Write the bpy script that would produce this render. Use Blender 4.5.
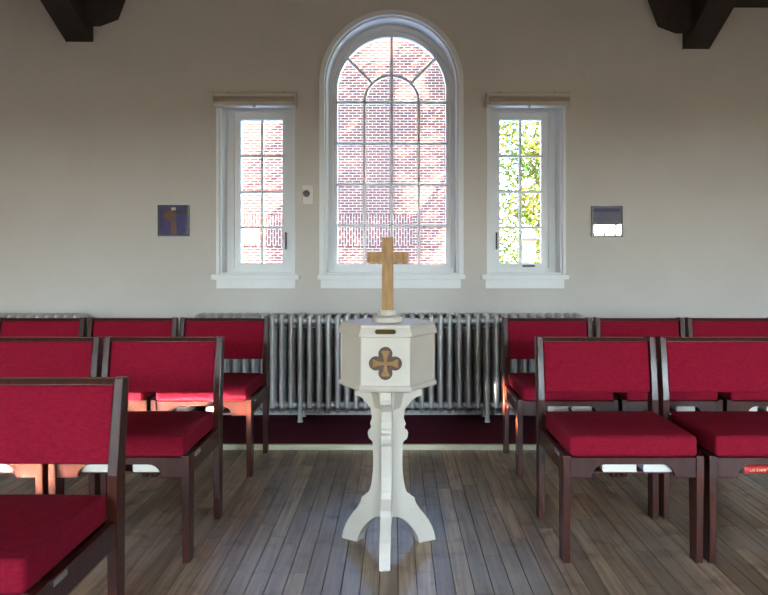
import bpy, bmesh, math, random
from mathutils import Vector, Matrix
from mathutils.geometry import tessellate_polygon

random.seed(7)
for o in list(bpy.data.objects):
    bpy.data.objects.remove(o)
scene = bpy.context.scene
C = scene.collection
PI = math.pi

# ------------------------------------------------------------------ camera
cam_d = bpy.data.cameras.new('camera')
cam = bpy.data.objects.new('camera', cam_d)
C.objects.link(cam)
cam.location = (0, 0, 1.15)
cam.rotation_euler = (PI / 2, 0, 0)
cam_d.sensor_width = 36.0
cam_d.lens = 700.0 / 768.0 * 36.0
cam_d.shift_x = -12.0 / 768.0
cam_d.shift_y = -37.5 / 768.0
cam_d.clip_end = 200
scene.camera = cam

# ------------------------------------------------------------------ world, sun, daylight
world = bpy.data.worlds.new('world')
scene.world = world
world.use_nodes = True
wn = world.node_tree
wn.nodes.clear()
w_out = wn.nodes.new('ShaderNodeOutputWorld')
w_bg = wn.nodes.new('ShaderNodeBackground')
w_sky = wn.nodes.new('ShaderNodeTexSky')
w_sky.sky_type = 'NISHITA'
w_sky.sun_disc = False
w_sky.sun_elevation = math.radians(38)
w_sky.sun_rotation = math.radians(110)
w_sky.air_density = 1.0
w_sky.dust_density = 0.4
w_sky.ozone_density = 3.0
w_bg.inputs['Strength'].default_value = 3.1
wn.links.new(w_sky.outputs[0], w_bg.inputs[0])
wn.links.new(w_bg.outputs[0], w_out.inputs[0])


def add_light(name, kind, loc, direction, energy, color, **kw):
    d = bpy.data.lights.new(name, kind)
    d.energy = energy
    d.color = color
    for k, v in kw.items():
        setattr(d, k, v)
    o = bpy.data.objects.new(name, d)
    C.objects.link(o)
    o.location = loc
    o.rotation_euler = Vector(direction).to_track_quat('-Z', 'Y').to_euler()
    return o


# sun on the court outside the windows
add_light('sun', 'SUN', (6, -4, 14), (-0.78, 0.42, -0.62), 88.0, (1.0, 0.93, 0.82), angle=0.012)

BACK_Y = -3.0                      # wall behind the camera
BACK_WINDOWS = [(-3.52, 0.44), (-1.68, 0.44), (1.50, 0.46), (3.95, 0.62)]     # centre x, half width
BW_Z0, BW_Z1 = 0.75, 1.88
for i, (cx, hw) in enumerate(BACK_WINDOWS):
    add_light('daylight_through_window', 'AREA', (cx, BACK_Y - 1.6, 2.72), (0, 1, -0.35),
              1750 * hw / 0.5, (0.77, 0.90, 1.0), shape='RECTANGLE', size=hw * 3.4, size_y=2.1)
# added warm area lamp standing in for low sun, behind an added opening
add_light('low_sun_stand_in', 'AREA', (-5.45, 1.82, 0.392), (1.0, 0.38, -0.010),
          40, (1.0, 0.87, 0.76), shape='RECTANGLE', size=1.45, size_y=0.14, spread=math.radians(1.3))
# portals: they only guide the sampling of the sky through the openings
for (px, py, pz, sx, sz, dy) in ((-0.033, 5.40, 2.0, 1.0, 1.95, -1), (-1.02, 5.40, 1.69, 0.54, 1.3, -1), (0.948, 5.40, 1.69, 0.54, 1.3, -1)) + \
        tuple((cx, BACK_Y - 0.15, (BW_Z0 + BW_Z1) / 2, hw * 2, BW_Z1 - BW_Z0, 1) for cx, hw in BACK_WINDOWS):
    po = add_light('sky_portal', 'AREA', (px, py, pz), (0, dy, 0), 1, (1, 1, 1), shape='RECTANGLE', size=sx, size_y=sz)
    po.data.cycles.is_portal = True

scene.view_settings.view_transform = 'Standard'
scene.view_settings.look = 'None'
scene.view_settings.gamma = 1.0
scene.view_settings.use_curve_mapping = False
scene.view_settings.exposure = 0.20
scene.cycles.use_denoising = True
scene.cycles.max_bounces = 10
scene.cycles.diffuse_bounces = 5
scene.cycles.transparent_max_bounces = 24
scene.cycles.sample_clamp_indirect = 6.0
scene.cycles.caustics_reflective = False
scene.cycles.caustics_refractive = False


# ------------------------------------------------------------------ materials
def srgb(r, g, b):
    def f(c):
        c /= 255.0
        return c / 12.92 if c <= 0.04045 else ((c + 0.055) / 1.055) ** 2.4
    return (f(r), f(g), f(b), 1.0)


def new_mat(name):
    m = bpy.data.materials.new(name)
    m.use_nodes = True
    nt = m.node_tree
    return m, nt, nt.nodes['Principled BSDF']


def noise_mat(name, c1, c2, rough=0.6, scale=8.0, stretch=(1, 1, 1), bump=0.0, bump_scale=None, metallic=0.0,
              coat=0.0, spec=0.5, detail=5.0, space='Object', rand=0.0, sheen=0.0, r_var=0.0):
    """two-tone noise with optional stretch (grain) and fine relief"""
    m, nt, b = new_mat(name)
    L = nt.links
    tc = nt.nodes.new('ShaderNodeTexCoord')
    mp = nt.nodes.new('ShaderNodeMapping')
    mp.inputs['Scale'].default_value = stretch
    if space == 'World':
        g = nt.nodes.new('ShaderNodeNewGeometry')
        src = g.outputs['Position']
    else:
        src = tc.outputs['Object']
    oi = nt.nodes.new('ShaderNodeObjectInfo')
    if rand > 0:
        ad = nt.nodes.new('ShaderNodeVectorMath')
        ad.operation = 'MULTIPLY_ADD'
        ad.inputs[1].default_value = (1, 1, 1)
        cmb = nt.nodes.new('ShaderNodeCombineXYZ')
        ml = nt.nodes.new('ShaderNodeMath')
        ml.operation = 'MULTIPLY'
        ml.inputs[1].default_value = 37.0
        L.new(oi.outputs['Random'], ml.inputs[0])
        for k in range(3):
            L.new(ml.outputs[0], cmb.inputs[k])
        L.new(src, ad.inputs[0])
        L.new(cmb.outputs[0], ad.inputs[2])
        src = ad.outputs[0]
    L.new(src, mp.inputs['Vector'])
    n = nt.nodes.new('ShaderNodeTexNoise')
    n.inputs['Scale'].default_value = scale
    n.inputs['Detail'].default_value = detail
    n.inputs['Roughness'].default_value = 0.6
    L.new(mp.outputs[0], n.inputs['Vector'])
    cr = nt.nodes.new('ShaderNodeValToRGB')
    cr.color_ramp.elements[0].position = 0.3
    cr.color_ramp.elements[1].position = 0.7
    cr.color_ramp.elements[0].color = c1
    cr.color_ramp.elements[1].color = c2
    L.new(n.outputs['Fac'], cr.inputs[0])
    col = cr.outputs[0]
    if rand > 0:
        hs = nt.nodes.new('ShaderNodeHueSaturation')
        mr = nt.nodes.new('ShaderNodeMapRange')
        mr.inputs['To Min'].default_value = 1 - rand
        mr.inputs['To Max'].default_value = 1 + rand
        L.new(oi.outputs['Random'], mr.inputs['Value'])
        L.new(mr.outputs[0], hs.inputs['Value'])
        L.new(col, hs.inputs['Color'])
        col = hs.outputs[0]
    L.new(col, b.inputs['Base Color'])
    b.inputs['Roughness'].default_value = rough
    if r_var > 0:
        mr2 = nt.nodes.new('ShaderNodeMapRange')
        mr2.inputs['To Min'].default_value = max(0.02, rough - r_var)
        mr2.inputs['To Max'].default_value = rough + r_var
        L.new(n.outputs['Fac'], mr2.inputs['Value'])
        L.new(mr2.outputs[0], b.inputs['Roughness'])
    b.inputs['Metallic'].default_value = metallic
    b.inputs['Specular IOR Level'].default_value = spec
    b.inputs['Coat Weight'].default_value = coat
    b.inputs['Coat Roughness'].default_value = 0.12
    b.inputs['Sheen Weight'].default_value = sheen
    b.inputs['Sheen Roughness'].default_value = 0.5
    if bump > 0:
        n2 = nt.nodes.new('ShaderNodeTexNoise')
        n2.inputs['Scale'].default_value = bump_scale or scale * 4
        n2.inputs['Detail'].default_value = 4
        L.new(mp.outputs[0], n2.inputs['Vector'])
        bp = nt.nodes.new('ShaderNodeBump')
        bp.inputs['Strength'].default_value = bump
        bp.inputs['Distance'].default_value = 0.01
        L.new(n2.outputs['Fac'], bp.inputs['Height'])
        L.new(bp.outputs[0], b.inputs['Normal'])
    return m


M = {}
M['wall'] = noise_mat('wall_plaster', srgb(208, 203, 197), srgb(216, 212, 206), 0.75, 1.3, bump=0.25, bump_scale=26, spec=0.25)
M['white_wood'] = noise_mat('white_painted_wood', srgb(236, 240, 242), srgb(243, 246, 248), 0.42, 3.0, bump=0.05, bump_scale=40)
M['cream_wood'] = noise_mat('cream_painted_wood', srgb(206, 198, 184), srgb(216, 209, 196), 0.40, 4.0, bump=0.06, bump_scale=30)
M['blind'] = noise_mat('blind_case', srgb(205, 198, 188), srgb(214, 207, 197), 0.55, 6.0)
M['blind_roll'] = noise_mat('blind_fabric', srgb(160, 148, 134), srgb(172, 160, 146), 0.85, 60.0)
M['dark_timber'] = noise_mat('dark_roof_timber', srgb(34, 24, 19), srgb(50, 36, 28), 0.7, 3.0, stretch=(6, 6, 1), bump=0.2, bump_scale=12)
M['ceiling'] = noise_mat('stained_ceiling_boards', srgb(118, 90, 66), srgb(138, 106, 80), 0.7, 3.0, stretch=(8, 1, 1))
M['chair_wood'] = noise_mat('mahogany_stained_wood', srgb(44, 15, 9), srgb(74, 30, 17), 0.36, 9.0, stretch=(6, 6, 0.7), bump=0.04, bump_scale=40, coat=0.10, spec=0.28, rand=0.10)
M['fabric'] = noise_mat('crimson_wool_fabric', srgb(126, 15, 38), srgb(146, 24, 48), 0.9, 60.0, stretch=(1, 1, 2.5), bump=0.22, bump_scale=420, spec=0.12)
M['steel'] = noise_mat('bright_steel', srgb(190, 190, 188), srgb(212, 212, 210), 0.25, 30, metallic=1.0)
M['radiator'] = noise_mat('silver_radiator_paint', srgb(190, 190, 188), srgb(210, 210, 208), 0.36, 14, metallic=0.35, bump=0.12, bump_scale=60)
M['carpet'] = noise_mat('maroon_carpet', srgb(82, 30, 45), srgb(102, 40, 57), 0.95, 90, bump=0.6, bump_scale=300, spec=0.1)
M['strip'] = noise_mat('pale_edge_strip', srgb(196, 192, 158), srgb(222, 218, 186), 0.5, 10, stretch=(0.6, 4, 4))
M['gold_wood'] = noise_mat('oak_cross_wood', srgb(146, 108, 62), srgb(184, 144, 92), 0.55, 14, stretch=(5, 5, 0.8), bump=0.05)
M['brass_dark'] = noise_mat('aged_brass', srgb(92, 72, 38), srgb(120, 94, 50), 0.4, 30, metallic=0.8)
M['bronze'] = noise_mat('dark_bronze', srgb(66, 50, 42), srgb(92, 70, 56), 0.45, 24, metallic=0.5, bump=0.1)
M['brass_cross'] = noise_mat('brass_inlay', srgb(126, 94, 52), srgb(156, 120, 72), 0.45, 30, metallic=0.4)
M['black'] = noise_mat('black_plastic', srgb(18, 18, 20), srgb(26, 26, 28), 0.35, 20)
M['black_frame'] = noise_mat('black_frame', srgb(20, 20, 24), srgb(30, 30, 34), 0.3, 20)
M['print_blue'] = noise_mat('blue_violet_print', srgb(66, 62, 120), srgb(86, 82, 144), 0.6, 18)
M['print_tan'] = noise_mat('tan_print', srgb(112, 78, 62), srgb(140, 98, 72), 0.6, 60)
M['print_olive'] = noise_mat('olive_print', srgb(60, 58, 62), srgb(86, 80, 70), 0.6, 60)
M['print_glare'] = noise_mat('glare_washed_print', srgb(112, 112, 130), srgb(136, 136, 154), 0.6, 12)  # grey-lilac haze of the glass reflection painted into the print colour
M['white_plate'] = noise_mat('white_plastic', srgb(232, 230, 226), srgb(238, 236, 232), 0.4, 20)
M['paper'] = noise_mat('book_pages', srgb(226, 222, 208), srgb(240, 237, 226), 0.85, 6, stretch=(1, 1, 120))
M['book_cream'] = noise_mat('cream_cover', srgb(214, 206, 182), srgb(226, 219, 198), 0.55, 30)
M['book_blue'] = noise_mat('pale_blue_cover', srgb(190, 202, 214), srgb(206, 216, 226), 0.5, 30)
M['book_white'] = noise_mat('off_white_cover', srgb(226, 222, 214), srgb(238, 234, 226), 0.5, 30)
M['book_red'] = noise_mat('red_cover', srgb(186, 40, 40), srgb(202, 52, 48), 0.5, 40, bump=0.1)
M['gilt'] = noise_mat('gilt_letters', srgb(238, 190, 150), srgb(246, 204, 166), 0.5, 30)
M['stone'] = noise_mat('pale_stone', srgb(140, 134, 126), srgb(150, 145, 138), 0.8, 6, bump=0.2)
M['bounce_ground'] = noise_mat('bounce_paving', srgb(118, 134, 156), srgb(134, 150, 170), 0.9, 3, bump=0.3)  # unseen ground, its pale blue chosen to bounce cool light into the window reveals
M['bark'] = noise_mat('bark', srgb(86, 70, 56), srgb(120, 100, 82), 0.9, 8, stretch=(3, 3, 0.6), bump=0.4)
M['lamp_glass'] = noise_mat('frosted_lamp_glass', srgb(104, 80, 56), srgb(114, 88, 64), 0.4, 4)
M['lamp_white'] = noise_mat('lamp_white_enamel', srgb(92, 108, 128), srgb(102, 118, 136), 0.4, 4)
M['subfloor'] = noise_mat('dark_subfloor', srgb(24, 20, 17), srgb(34, 28, 24), 0.9, 8)


def make_leaf_mat():
    m, nt, b = new_mat('sunlit_leaves')
    g = nt.nodes.new('ShaderNodeNewGeometry')
    n = nt.nodes.new('ShaderNodeTexNoise')
    n.inputs['Scale'].default_value = 1.6
    cr = nt.nodes.new('ShaderNodeValToRGB')
    cr.color_ramp.elements[0].position = 0.35
    cr.color_ramp.elements[1].position = 0.65
    cr.color_ramp.elements[0].color = srgb(78, 104, 30)
    cr.color_ramp.elements[1].color = srgb(146, 136, 44)
    nt.links.new(g.outputs['Position'], n.inputs['Vector'])
    nt.links.new(n.outputs['Fac'], cr.inputs[0])
    nt.links.new(cr.outputs[0], b.inputs['Base Color'])
    b.inputs['Roughness'].default_value = 0.6
    tr = nt.nodes.new('ShaderNodeBsdfTranslucent')
    nt.links.new(cr.outputs[0], tr.inputs['Color'])
    mx = nt.nodes.new('ShaderNodeMixShader')
    mx.inputs[0].default_value = 0.45
    out = nt.nodes['Material Output']
    nt.links.new(b.outputs[0], mx.inputs[1])
    nt.links.new(tr.outputs[0], mx.inputs[2])
    nt.links.new(mx.outputs[0], out.inputs['Surface'])
    return m


def make_glass_mat(name, tint, ior=1.5, rough=0.0):
    """thin clear pane: transparent with a Fresnel mirror on top"""
    m = bpy.data.materials.new(name)
    m.use_nodes = True
    nt = m.node_tree
    nt.nodes.clear()
    out = nt.nodes.new('ShaderNodeOutputMaterial')
    tr = nt.nodes.new('ShaderNodeBsdfTransparent')
    tr.inputs['Color'].default_value = tint
    gl = nt.nodes.new('ShaderNodeBsdfGlossy')
    gl.inputs['Roughness'].default_value = rough
    fr = nt.nodes.new('ShaderNodeFresnel')
    fr.inputs['IOR'].default_value = ior
    mx = nt.nodes.new('ShaderNodeMixShader')
    nt.links.new(fr.outputs[0], mx.inputs[0])
    nt.links.new(tr.outputs[0], mx.inputs[1])
    nt.links.new(gl.outputs[0], mx.inputs[2])
    nt.links.new(mx.outputs[0], out.inputs['Surface'])
    return m


def make_brick_mat(name, rotate=False):
    m, nt, b = new_mat(name)
    g = nt.nodes.new('ShaderNodeNewGeometry')
    mp = nt.nodes.new('ShaderNodeMapping')
    # wall lies in the xz plane: turn z into the texture's v
    mp.inputs['Rotation'].default_value = (PI / 2, 0, PI / 2 if rotate else 0)
    nt.links.new(g.outputs['Position'], mp.inputs['Vector'])
    br = nt.nodes.new('ShaderNodeTexBrick')
    br.inputs['Scale'].default_value = 1.0
    br.inputs['Brick Width'].default_value = 0.225
    br.inputs['Row Height'].default_value = 0.078
    br.inputs['Mortar Size'].default_value = 0.011
    br.inputs['Mortar Smooth'].default_value = 0.2
    br.inputs['Color1'].default_value = srgb(66, 22, 14)
    br.inputs['Color2'].default_value = srgb(82, 34, 22)
    br.inputs['Mortar'].default_value = srgb(134, 126, 112)
    nt.links.new(mp.outputs[0], br.inputs['Vector'])
    n = nt.nodes.new('ShaderNodeTexNoise')
    n.inputs['Scale'].default_value = 1.2
    nt.links.new(g.outputs['Position'], n.inputs['Vector'])
    mx = nt.nodes.new('ShaderNodeMixRGB')
    mx.blend_type = 'OVERLAY'
    mx.inputs[0].default_value = 0.35
    nt.links.new(br.outputs['Color'], mx.inputs[1])
    nt.links.new(n.outputs['Color'], mx.inputs[2])
    nt.links.new(br.outputs['Color'], b.inputs['Base Color'])
    b.inputs['Roughness'].default_value = 0.85
    bp = nt.nodes.new('ShaderNodeBump')
    bp.inputs['Strength'].default_value = 0.5
    bp.invert = True
    nt.links.new(br.outputs['Fac'], bp.inputs['Height'])
    nt.links.new(bp.outputs[0], b.inputs['Normal'])
    return m


def make_plank_mat():
    """worn grey-brown strip flooring: grain along y, tone by plank, scuffs, satin finish"""
    m, nt, b = new_mat('worn_strip_flooring')
    L = nt.links
    g = nt.nodes.new('ShaderNodeNewGeometry')
    oi = nt.nodes.new('ShaderNodeObjectInfo')
    ml = nt.nodes.new('ShaderNodeMath')
    ml.operation = 'MULTIPLY'
    ml.inputs[1].default_value = 61.0
    L.new(oi.outputs['Random'], ml.inputs[0])
    cmb = nt.nodes.new('ShaderNodeCombineXYZ')
    L.new(ml.outputs[0], cmb.inputs[1])
    L.new(ml.outputs[0], cmb.inputs[2])
    ad = nt.nodes.new('ShaderNodeVectorMath')
    ad.operation = 'ADD'
    L.new(g.outputs['Position'], ad.inputs[0])
    L.new(cmb.outputs[0], ad.inputs[1])
    mp = nt.nodes.new('ShaderNodeMapping')
    mp.inputs['Scale'].default_value = (60, 3.0, 1)
    L.new(ad.outputs[0], mp.inputs['Vector'])
    grain = nt.nodes.new('ShaderNodeTexNoise')
    grain.inputs['Scale'].default_value = 1.0
    grain.inputs['Detail'].default_value = 6
    L.new(mp.outputs[0], grain.inputs['Vector'])
    cr = nt.nodes.new('ShaderNodeValToRGB')
    cr.color_ramp.elements[0].position = 0.28
    cr.color_ramp.elements[1].position = 0.75
    cr.color_ramp.elements[0].color = srgb(112, 91, 71)
    cr.color_ramp.elements[1].color = srgb(178, 152, 123)
    L.new(grain.outputs['Fac'], cr.inputs[0])
    hs = nt.nodes.new('ShaderNodeHueSaturation')
    mr = nt.nodes.new('ShaderNodeMapRange')
    mr.inputs['To Min'].default_value = 0.58
    mr.inputs['To Max'].default_value = 1.42
    L.new(oi.outputs['Random'], mr.inputs['Value'])
    L.new(mr.outputs[0], hs.inputs['Value'])
    L.new(cr.outputs[0], hs.inputs['Color'])
    # large worn, greyed areas that run over the boards
    wear = nt.nodes.new('ShaderNodeTexNoise')
    wear.inputs['Scale'].default_value = 2.2
    wear.inputs['Detail'].default_value = 7
    L.new(g.outputs['Position'], wear.inputs['Vector'])
    wr = nt.nodes.new('ShaderNodeValToRGB')
    wr.color_ramp.elements[0].position = 0.45
    wr.color_ramp.elements[1].position = 0.68
    L.new(wear.outputs['Fac'], wr.inputs[0])
    mx = nt.nodes.new('ShaderNodeMixRGB')
    mx.inputs[2].default_value = srgb(168, 162, 155)
    f = nt.nodes.new('ShaderNodeMath')
    f.operation = 'MULTIPLY'
    f.inputs[1].default_value = 0.35
    L.new(wr.outputs[0], f.inputs[0])
    L.new(f.outputs[0], mx.inputs[0])
    L.new(hs.outputs[0], mx.inputs[1])
    # dark scuffs and stains
    sc = nt.nodes.new('ShaderNodeTexNoise')
    sc.inputs['Scale'].default_value = 9
    sc.inputs['Detail'].default_value = 8
    L.new(g.outputs['Position'], sc.inputs['Vector'])
    sr = nt.nodes.new('ShaderNodeValToRGB')
    sr.color_ramp.elements[0].position = 0.30
    sr.color_ramp.elements[1].position = 0.46
    sr.color_ramp.elements[0].color = (0.45, 0.43, 0.42, 1)
    sr.color_ramp.elements[1].color = (1, 1, 1, 1)
    L.new(sc.outputs['Fac'], sr.inputs[0])
    m2 = nt.nodes.new('ShaderNodeMixRGB')
    m2.blend_type = 'MULTIPLY'
    m2.inputs[0].default_value = 0.8
    L.new(mx.outputs[0], m2.inputs[1])
    L.new(sr.outputs[0], m2.inputs[2])
    L.new(m2.outputs[0], b.inputs['Base Color'])
    rr = nt.nodes.new('ShaderNodeMapRange')
    rr.inputs['To Min'].default_value = 0.22
    rr.inputs['To Max'].default_value = 0.46
    L.new(wear.outputs['Fac'], rr.inputs['Value'])
    L.new(rr.outputs[0], b.inputs['Roughness'])
    b.inputs['Specular IOR Level'].default_value = 0.5
    bp = nt.nodes.new('ShaderNodeBump')
    bp.inputs['Strength'].default_value = 0.12
    bp.inputs['Distance'].default_value = 0.004
    L.new(grain.outputs['Fac'], bp.inputs['Height'])
    L.new(bp.outputs[0], b.inputs['Normal'])
    return m


M['leaf'] = make_leaf_mat()
M['glass'] = make_glass_mat('window_glass', (0.97, 0.98, 0.99, 1))
M['picture_glass'] = make_glass_mat('picture_glass', (0.97, 0.97, 0.97, 1), 1.55)
M['brick'] = make_brick_mat('red_brick')
M['soldier'] = make_brick_mat('upright_red_brick', True)
M['plank'] = make_plank_mat()


# ------------------------------------------------------------------ mesh helpers
def link(name, me, mat, parent=None):
    me.materials.append(mat)
    o = bpy.data.objects.new(name, me)
    C.objects.link(o)
    o.parent = parent
    return o


def from_bm(name, bm, mat, parent=None, smooth=False, angle=None):
    bmesh.ops.recalc_face_normals(bm, faces=bm.faces)
    me = bpy.data.meshes.new(name)
    bm.to_mesh(me)
    bm.free()
    if smooth:
        for p in me.polygons:
            p.use_smooth = True
        if angle is not None:
            me.set_sharp_from_angle(angle=math.radians(angle))
    return link(name, me, mat, parent)


def bm_box(bm, x0, x1, y0, y1, z0, z1):
    vs = [bm.verts.new(p) for p in ((x0, y0, z0), (x1, y0, z0), (x1, y1, z0), (x0, y1, z0),
                                    (x0, y0, z1), (x1, y0, z1), (x1, y1, z1), (x0, y1, z1))]
    for f in ((0, 3, 2, 1), (4, 5, 6, 7), (0, 1, 5, 4), (1, 2, 6, 5), (2, 3, 7, 6), (3, 0, 4, 7)):
        bm.faces.new([vs[i] for i in f])


def box(name, x0, x1, y0, y1, z0, z1, mat, parent=None, bev=0.0):
    bm = bmesh.new()
    bm_box(bm, x0, x1, y0, y1, z0, z1)
    if bev > 0:
        bmesh.ops.bevel(bm, geom=bm.edges[:], offset=bev, segments=2, affect='EDGES', profile=0.6)
    return from_bm(name, bm, mat, parent)


def prism(name, pts, axis, a0, a1, mat, parent=None, bev=0.0, smooth_angle=None, bm_only=None):
    """extrude a 2D outline along an axis; pts are (y,z) for x, (x,z) for y, (x,y) for z"""
    bm = bm_only or bmesh.new()

    def P(p, a):
        return {'x': (a, p[0], p[1]), 'y': (p[0], a, p[1]), 'z': (p[0], p[1], a)}[axis]
    A = [bm.verts.new(P(p, a0)) for p in pts]
    B = [bm.verts.new(P(p, a1)) for p in pts]
    n = len(pts)
    for k in range(n):
        bm.faces.new((A[k], A[(k + 1) % n], B[(k + 1) % n], B[k]))
    tris = tessellate_polygon([[Vector((p[0], p[1], 0)) for p in pts]])
    for V in (A, B):
        for t in tris:
            try:
                bm.faces.new([V[i] for i in t])
            except ValueError:
                pass
    if bm_only is not None:
        return None
    bmesh.ops.dissolve_limit(bm, angle_limit=0.01, verts=bm.verts[:], edges=bm.edges[:])
    if bev > 0:
        es = [e for e in bm.edges if e.calc_face_angle(0) > 0.5]
        bmesh.ops.bevel(bm, geom=es, offset=bev, segments=2, affect='EDGES', profile=0.6)
    return from_bm(name, bm, mat, parent, smooth_angle is not None, smooth_angle)


def ring(name, outer, inner, y0, y1, mat, parent=None, closed=True, smooth_angle=40):
    """solid frame between two outlines in the xz plane, from y0 to y1"""
    bm = bmesh.new()
    n = len(outer)
    V = [[bm.verts.new((p[0], y, p[1])) for p in loop] for loop in (outer, inner) for y in (y0, y1)]
    of, ob, jf, jb = V
    rng = range(n if closed else n - 1)
    for k in rng:
        q = (k + 1) % n
        bm.faces.new((of[k], of[q], jf[q], jf[k]))
        bm.faces.new((ob[k], jb[k], jb[q], ob[q]))
        bm.faces.new((of[k], ob[k], ob[q], of[q]))
        bm.faces.new((jf[k], jf[q], jb[q], jb[k]))
    if not closed:
        bm.faces.new((of[0], jf[0], jb[0], ob[0]))
        bm.faces.new((of[-1], ob[-1], jb[-1], jf[-1]))
    return from_bm(name, bm, mat, parent, True, smooth_angle)


def bm_tube(bm, p0, p1, r0, r1=None, seg=10, cap=True):
    r1 = r0 if r1 is None else r1
    p0, p1 = Vector(p0), Vector(p1)
    q = (p1 - p0).normalized().to_track_quat('Z', 'Y')
    a = [bm.verts.new(p0 + q @ Vector((r0 * math.cos(2 * PI * k / seg), r0 * math.sin(2 * PI * k / seg), 0))) for k in range(seg)]
    b = [bm.verts.new(p1 + q @ Vector((r1 * math.cos(2 * PI * k / seg), r1 * math.sin(2 * PI * k / seg), 0))) for k in range(seg)]
    for k in range(seg):
        bm.faces.new((a[k], a[(k + 1) % seg], b[(k + 1) % seg], b[k]))
    if cap:
        bm.faces.new(a[::-1])
        bm.faces.new(b)


def bm_lathe(bm, prof, seg=28, rot=0.0, center=(0, 0)):
    """prof: list of (radius, z); seg=6 gives hexagonal solids"""
    rings = []
    for r, z in prof:
        if r <= 1e-6:
            rings.append([bm.verts.new((center[0], center[1], z))])
        else:
            rings.append([bm.verts.new((center[0] + r * math.cos(rot + 2 * PI * k / seg), center[1] + r * math.sin(rot + 2 * PI * k / seg), z)) for k in range(seg)])
    for a, b in zip(rings[:-1], rings[1:]):
        for k in range(seg):
            q = (k + 1) % seg
            if len(a) == 1 and len(b) == 1:
                continue
            if len(a) == 1:
                bm.faces.new((a[0], b[q], b[k]))
            elif len(b) == 1:
                bm.faces.new((a[k], a[q], b[0]))
            else:
                bm.faces.new((a[k], a[q], b[q], b[k]))
    if len(rings[0]) > 1:
        bm.faces.new(rings[0][::-1])
    if len(rings[-1]) > 1:
        bm.faces.new(rings[-1])


def rounded_box(name, x0, x1, y0, y1, z0, z1, r, mat, parent=None, crown=0.0, shear=None, front_crown=0.0):
    """soft pad: a box with rounded edges and a slight crown"""
    def grid(a, b):
        s = [a, a + r * 0.35, a + r * 0.7, a + r]
        m = [a + r + (b - a - 2 * r) * t for t in (0.25, 0.5, 0.75)]
        e = [b - r, b - r * 0.7, b - r * 0.35, b]
        return s + m + e
    gx, gy, gz = grid(x0, x1), grid(y0, y1), grid(z0, z1)
    n = len(gx)
    cache = {}
    bm = bmesh.new()
    lo = Vector((x0 + r, y0 + r, z0 + r))
    hi = Vector((x1 - r, y1 - r, z1 - r))

    def vert(i, j, k):
        if (i, j, k) not in cache:
            p = Vector((gx[i], gy[j], gz[k]))
            c = Vector((min(max(p.x, lo.x), hi.x), min(max(p.y, lo.y), hi.y), min(max(p.z, lo.z), hi.z)))
            d = p - c
            if d.length > 1e-9:
                p = c + d.normalized() * r
            u = 2 * (p.x - x0) / (x1 - x0) - 1
            v = 2 * (p.y - y0) / (y1 - y0) - 1
            w = 2 * (p.z - z0) / (z1 - z0) - 1
            if crown and w > 0:
                p.z += crown * (1 - u * u) * (1 - v * v)
            if front_crown and v < 0:
                p.y -= front_crown * (1 - u * u) * (1 - w * w)
            if shear:
                p.y += shear(p.z)
            cache[(i, j, k)] = bm.verts.new(p)
        return cache[(i, j, k)]
    e = n - 1
    for a in range(e):
        for b in range(e):
            for s in (0, e):
                bm.faces.new([vert(*t) for t in ((a, b, s), (a + 1, b, s), (a + 1, b + 1, s), (a, b + 1, s))])
                bm.faces.new([vert(*t) for t in ((a, s, b), (a + 1, s, b), (a + 1, s, b + 1), (a, s, b + 1))])
                bm.faces.new([vert(*t) for t in ((s, a, b), (s, a + 1, b), (s, a + 1, b + 1), (s, a, b + 1))])
    return from_bm(name, bm, mat, parent, True)


def thing(name, label, cat, loc=(0, 0, 0), rotz=0.0, group=None):
    o = bpy.data.objects.new(name, None)
    C.objects.link(o)
    o.empty_display_size = 0.1
    o.location = loc
    o.rotation_euler = (0, 0, rotz)
    return tag(o, label, cat, group)


def tag(o, label, cat, group=None):
    o['label'] = label
    o['category'] = cat
    if group:
        o['group'] = group
    return o


def struct(o, label=None):
    o['kind'] = 'structure'
    if label:
        o['label'] = label
    return o


def struct_root(name, label, loc=(0, 0, 0)):
    o = bpy.data.objects.new(name, None)
    C.objects.link(o)
    o.location = loc
    return struct(o, label)


def copy_tree(o, parent=None):
    c = o.copy()
    C.objects.link(c)
    c.parent = parent
    for ch in list(o.children):
        copy_tree(ch, c)
    return c


# ------------------------------------------------------------------ room shell
WALL_Y = 5.10          # inner face of the window wall
WALL_T = 0.36
GLASS_Y = 5.35
XL, XR = -5.0, 5.0


def arch_outline(cx, hw, spring, zb, n=40):
    pts = [(cx - hw, zb)]
    for k in range(n + 1):
        a = PI - PI * k / n
        pts.append((cx + hw * math.cos(a), spring + hw * math.sin(a)))
    pts.append((cx + hw, zb))
    return pts


def rect_outline(x0, x1, z0, z1):
    return [(x0, z0), (x0, z1), (x1, z1), (x1, z0)]


def wall_with_holes(name, outer, holes, y0, y1, mat):
    bm = bmesh.new()
    loops = [outer] + holes
    tris = tessellate_polygon([[Vector((p[0], p[1], 0)) for p in l] for l in loops])
    flat = [p for l in loops for p in l]
    F = [bm.verts.new((p[0], y0, p[1])) for p in flat]
    B = [bm.verts.new((p[0], y1, p[1])) for p in flat]
    for V in (F, B):
        for t in tris:
            try:
                bm.faces.new([V[i] for i in t])
            except ValueError:
                pass
    s = 0
    for l in loops:
        n = len(l)
        for k in range(n):
            a, b = s + k, s + (k + 1) % n
            bm.faces.new((F[a], F[b], B[b], B[a]))
        s += n
    return struct(from_bm(name, bm, mat))


ARCH_X, ARCH_HW, ARCH_SPRING, SILL_Z = -0.033, 0.490, 2.443, 1.045
SIDE_WIN = [(-1.020, 0.270), (0.948, 0.270)]
SIDE_TOP = 2.34

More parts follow.
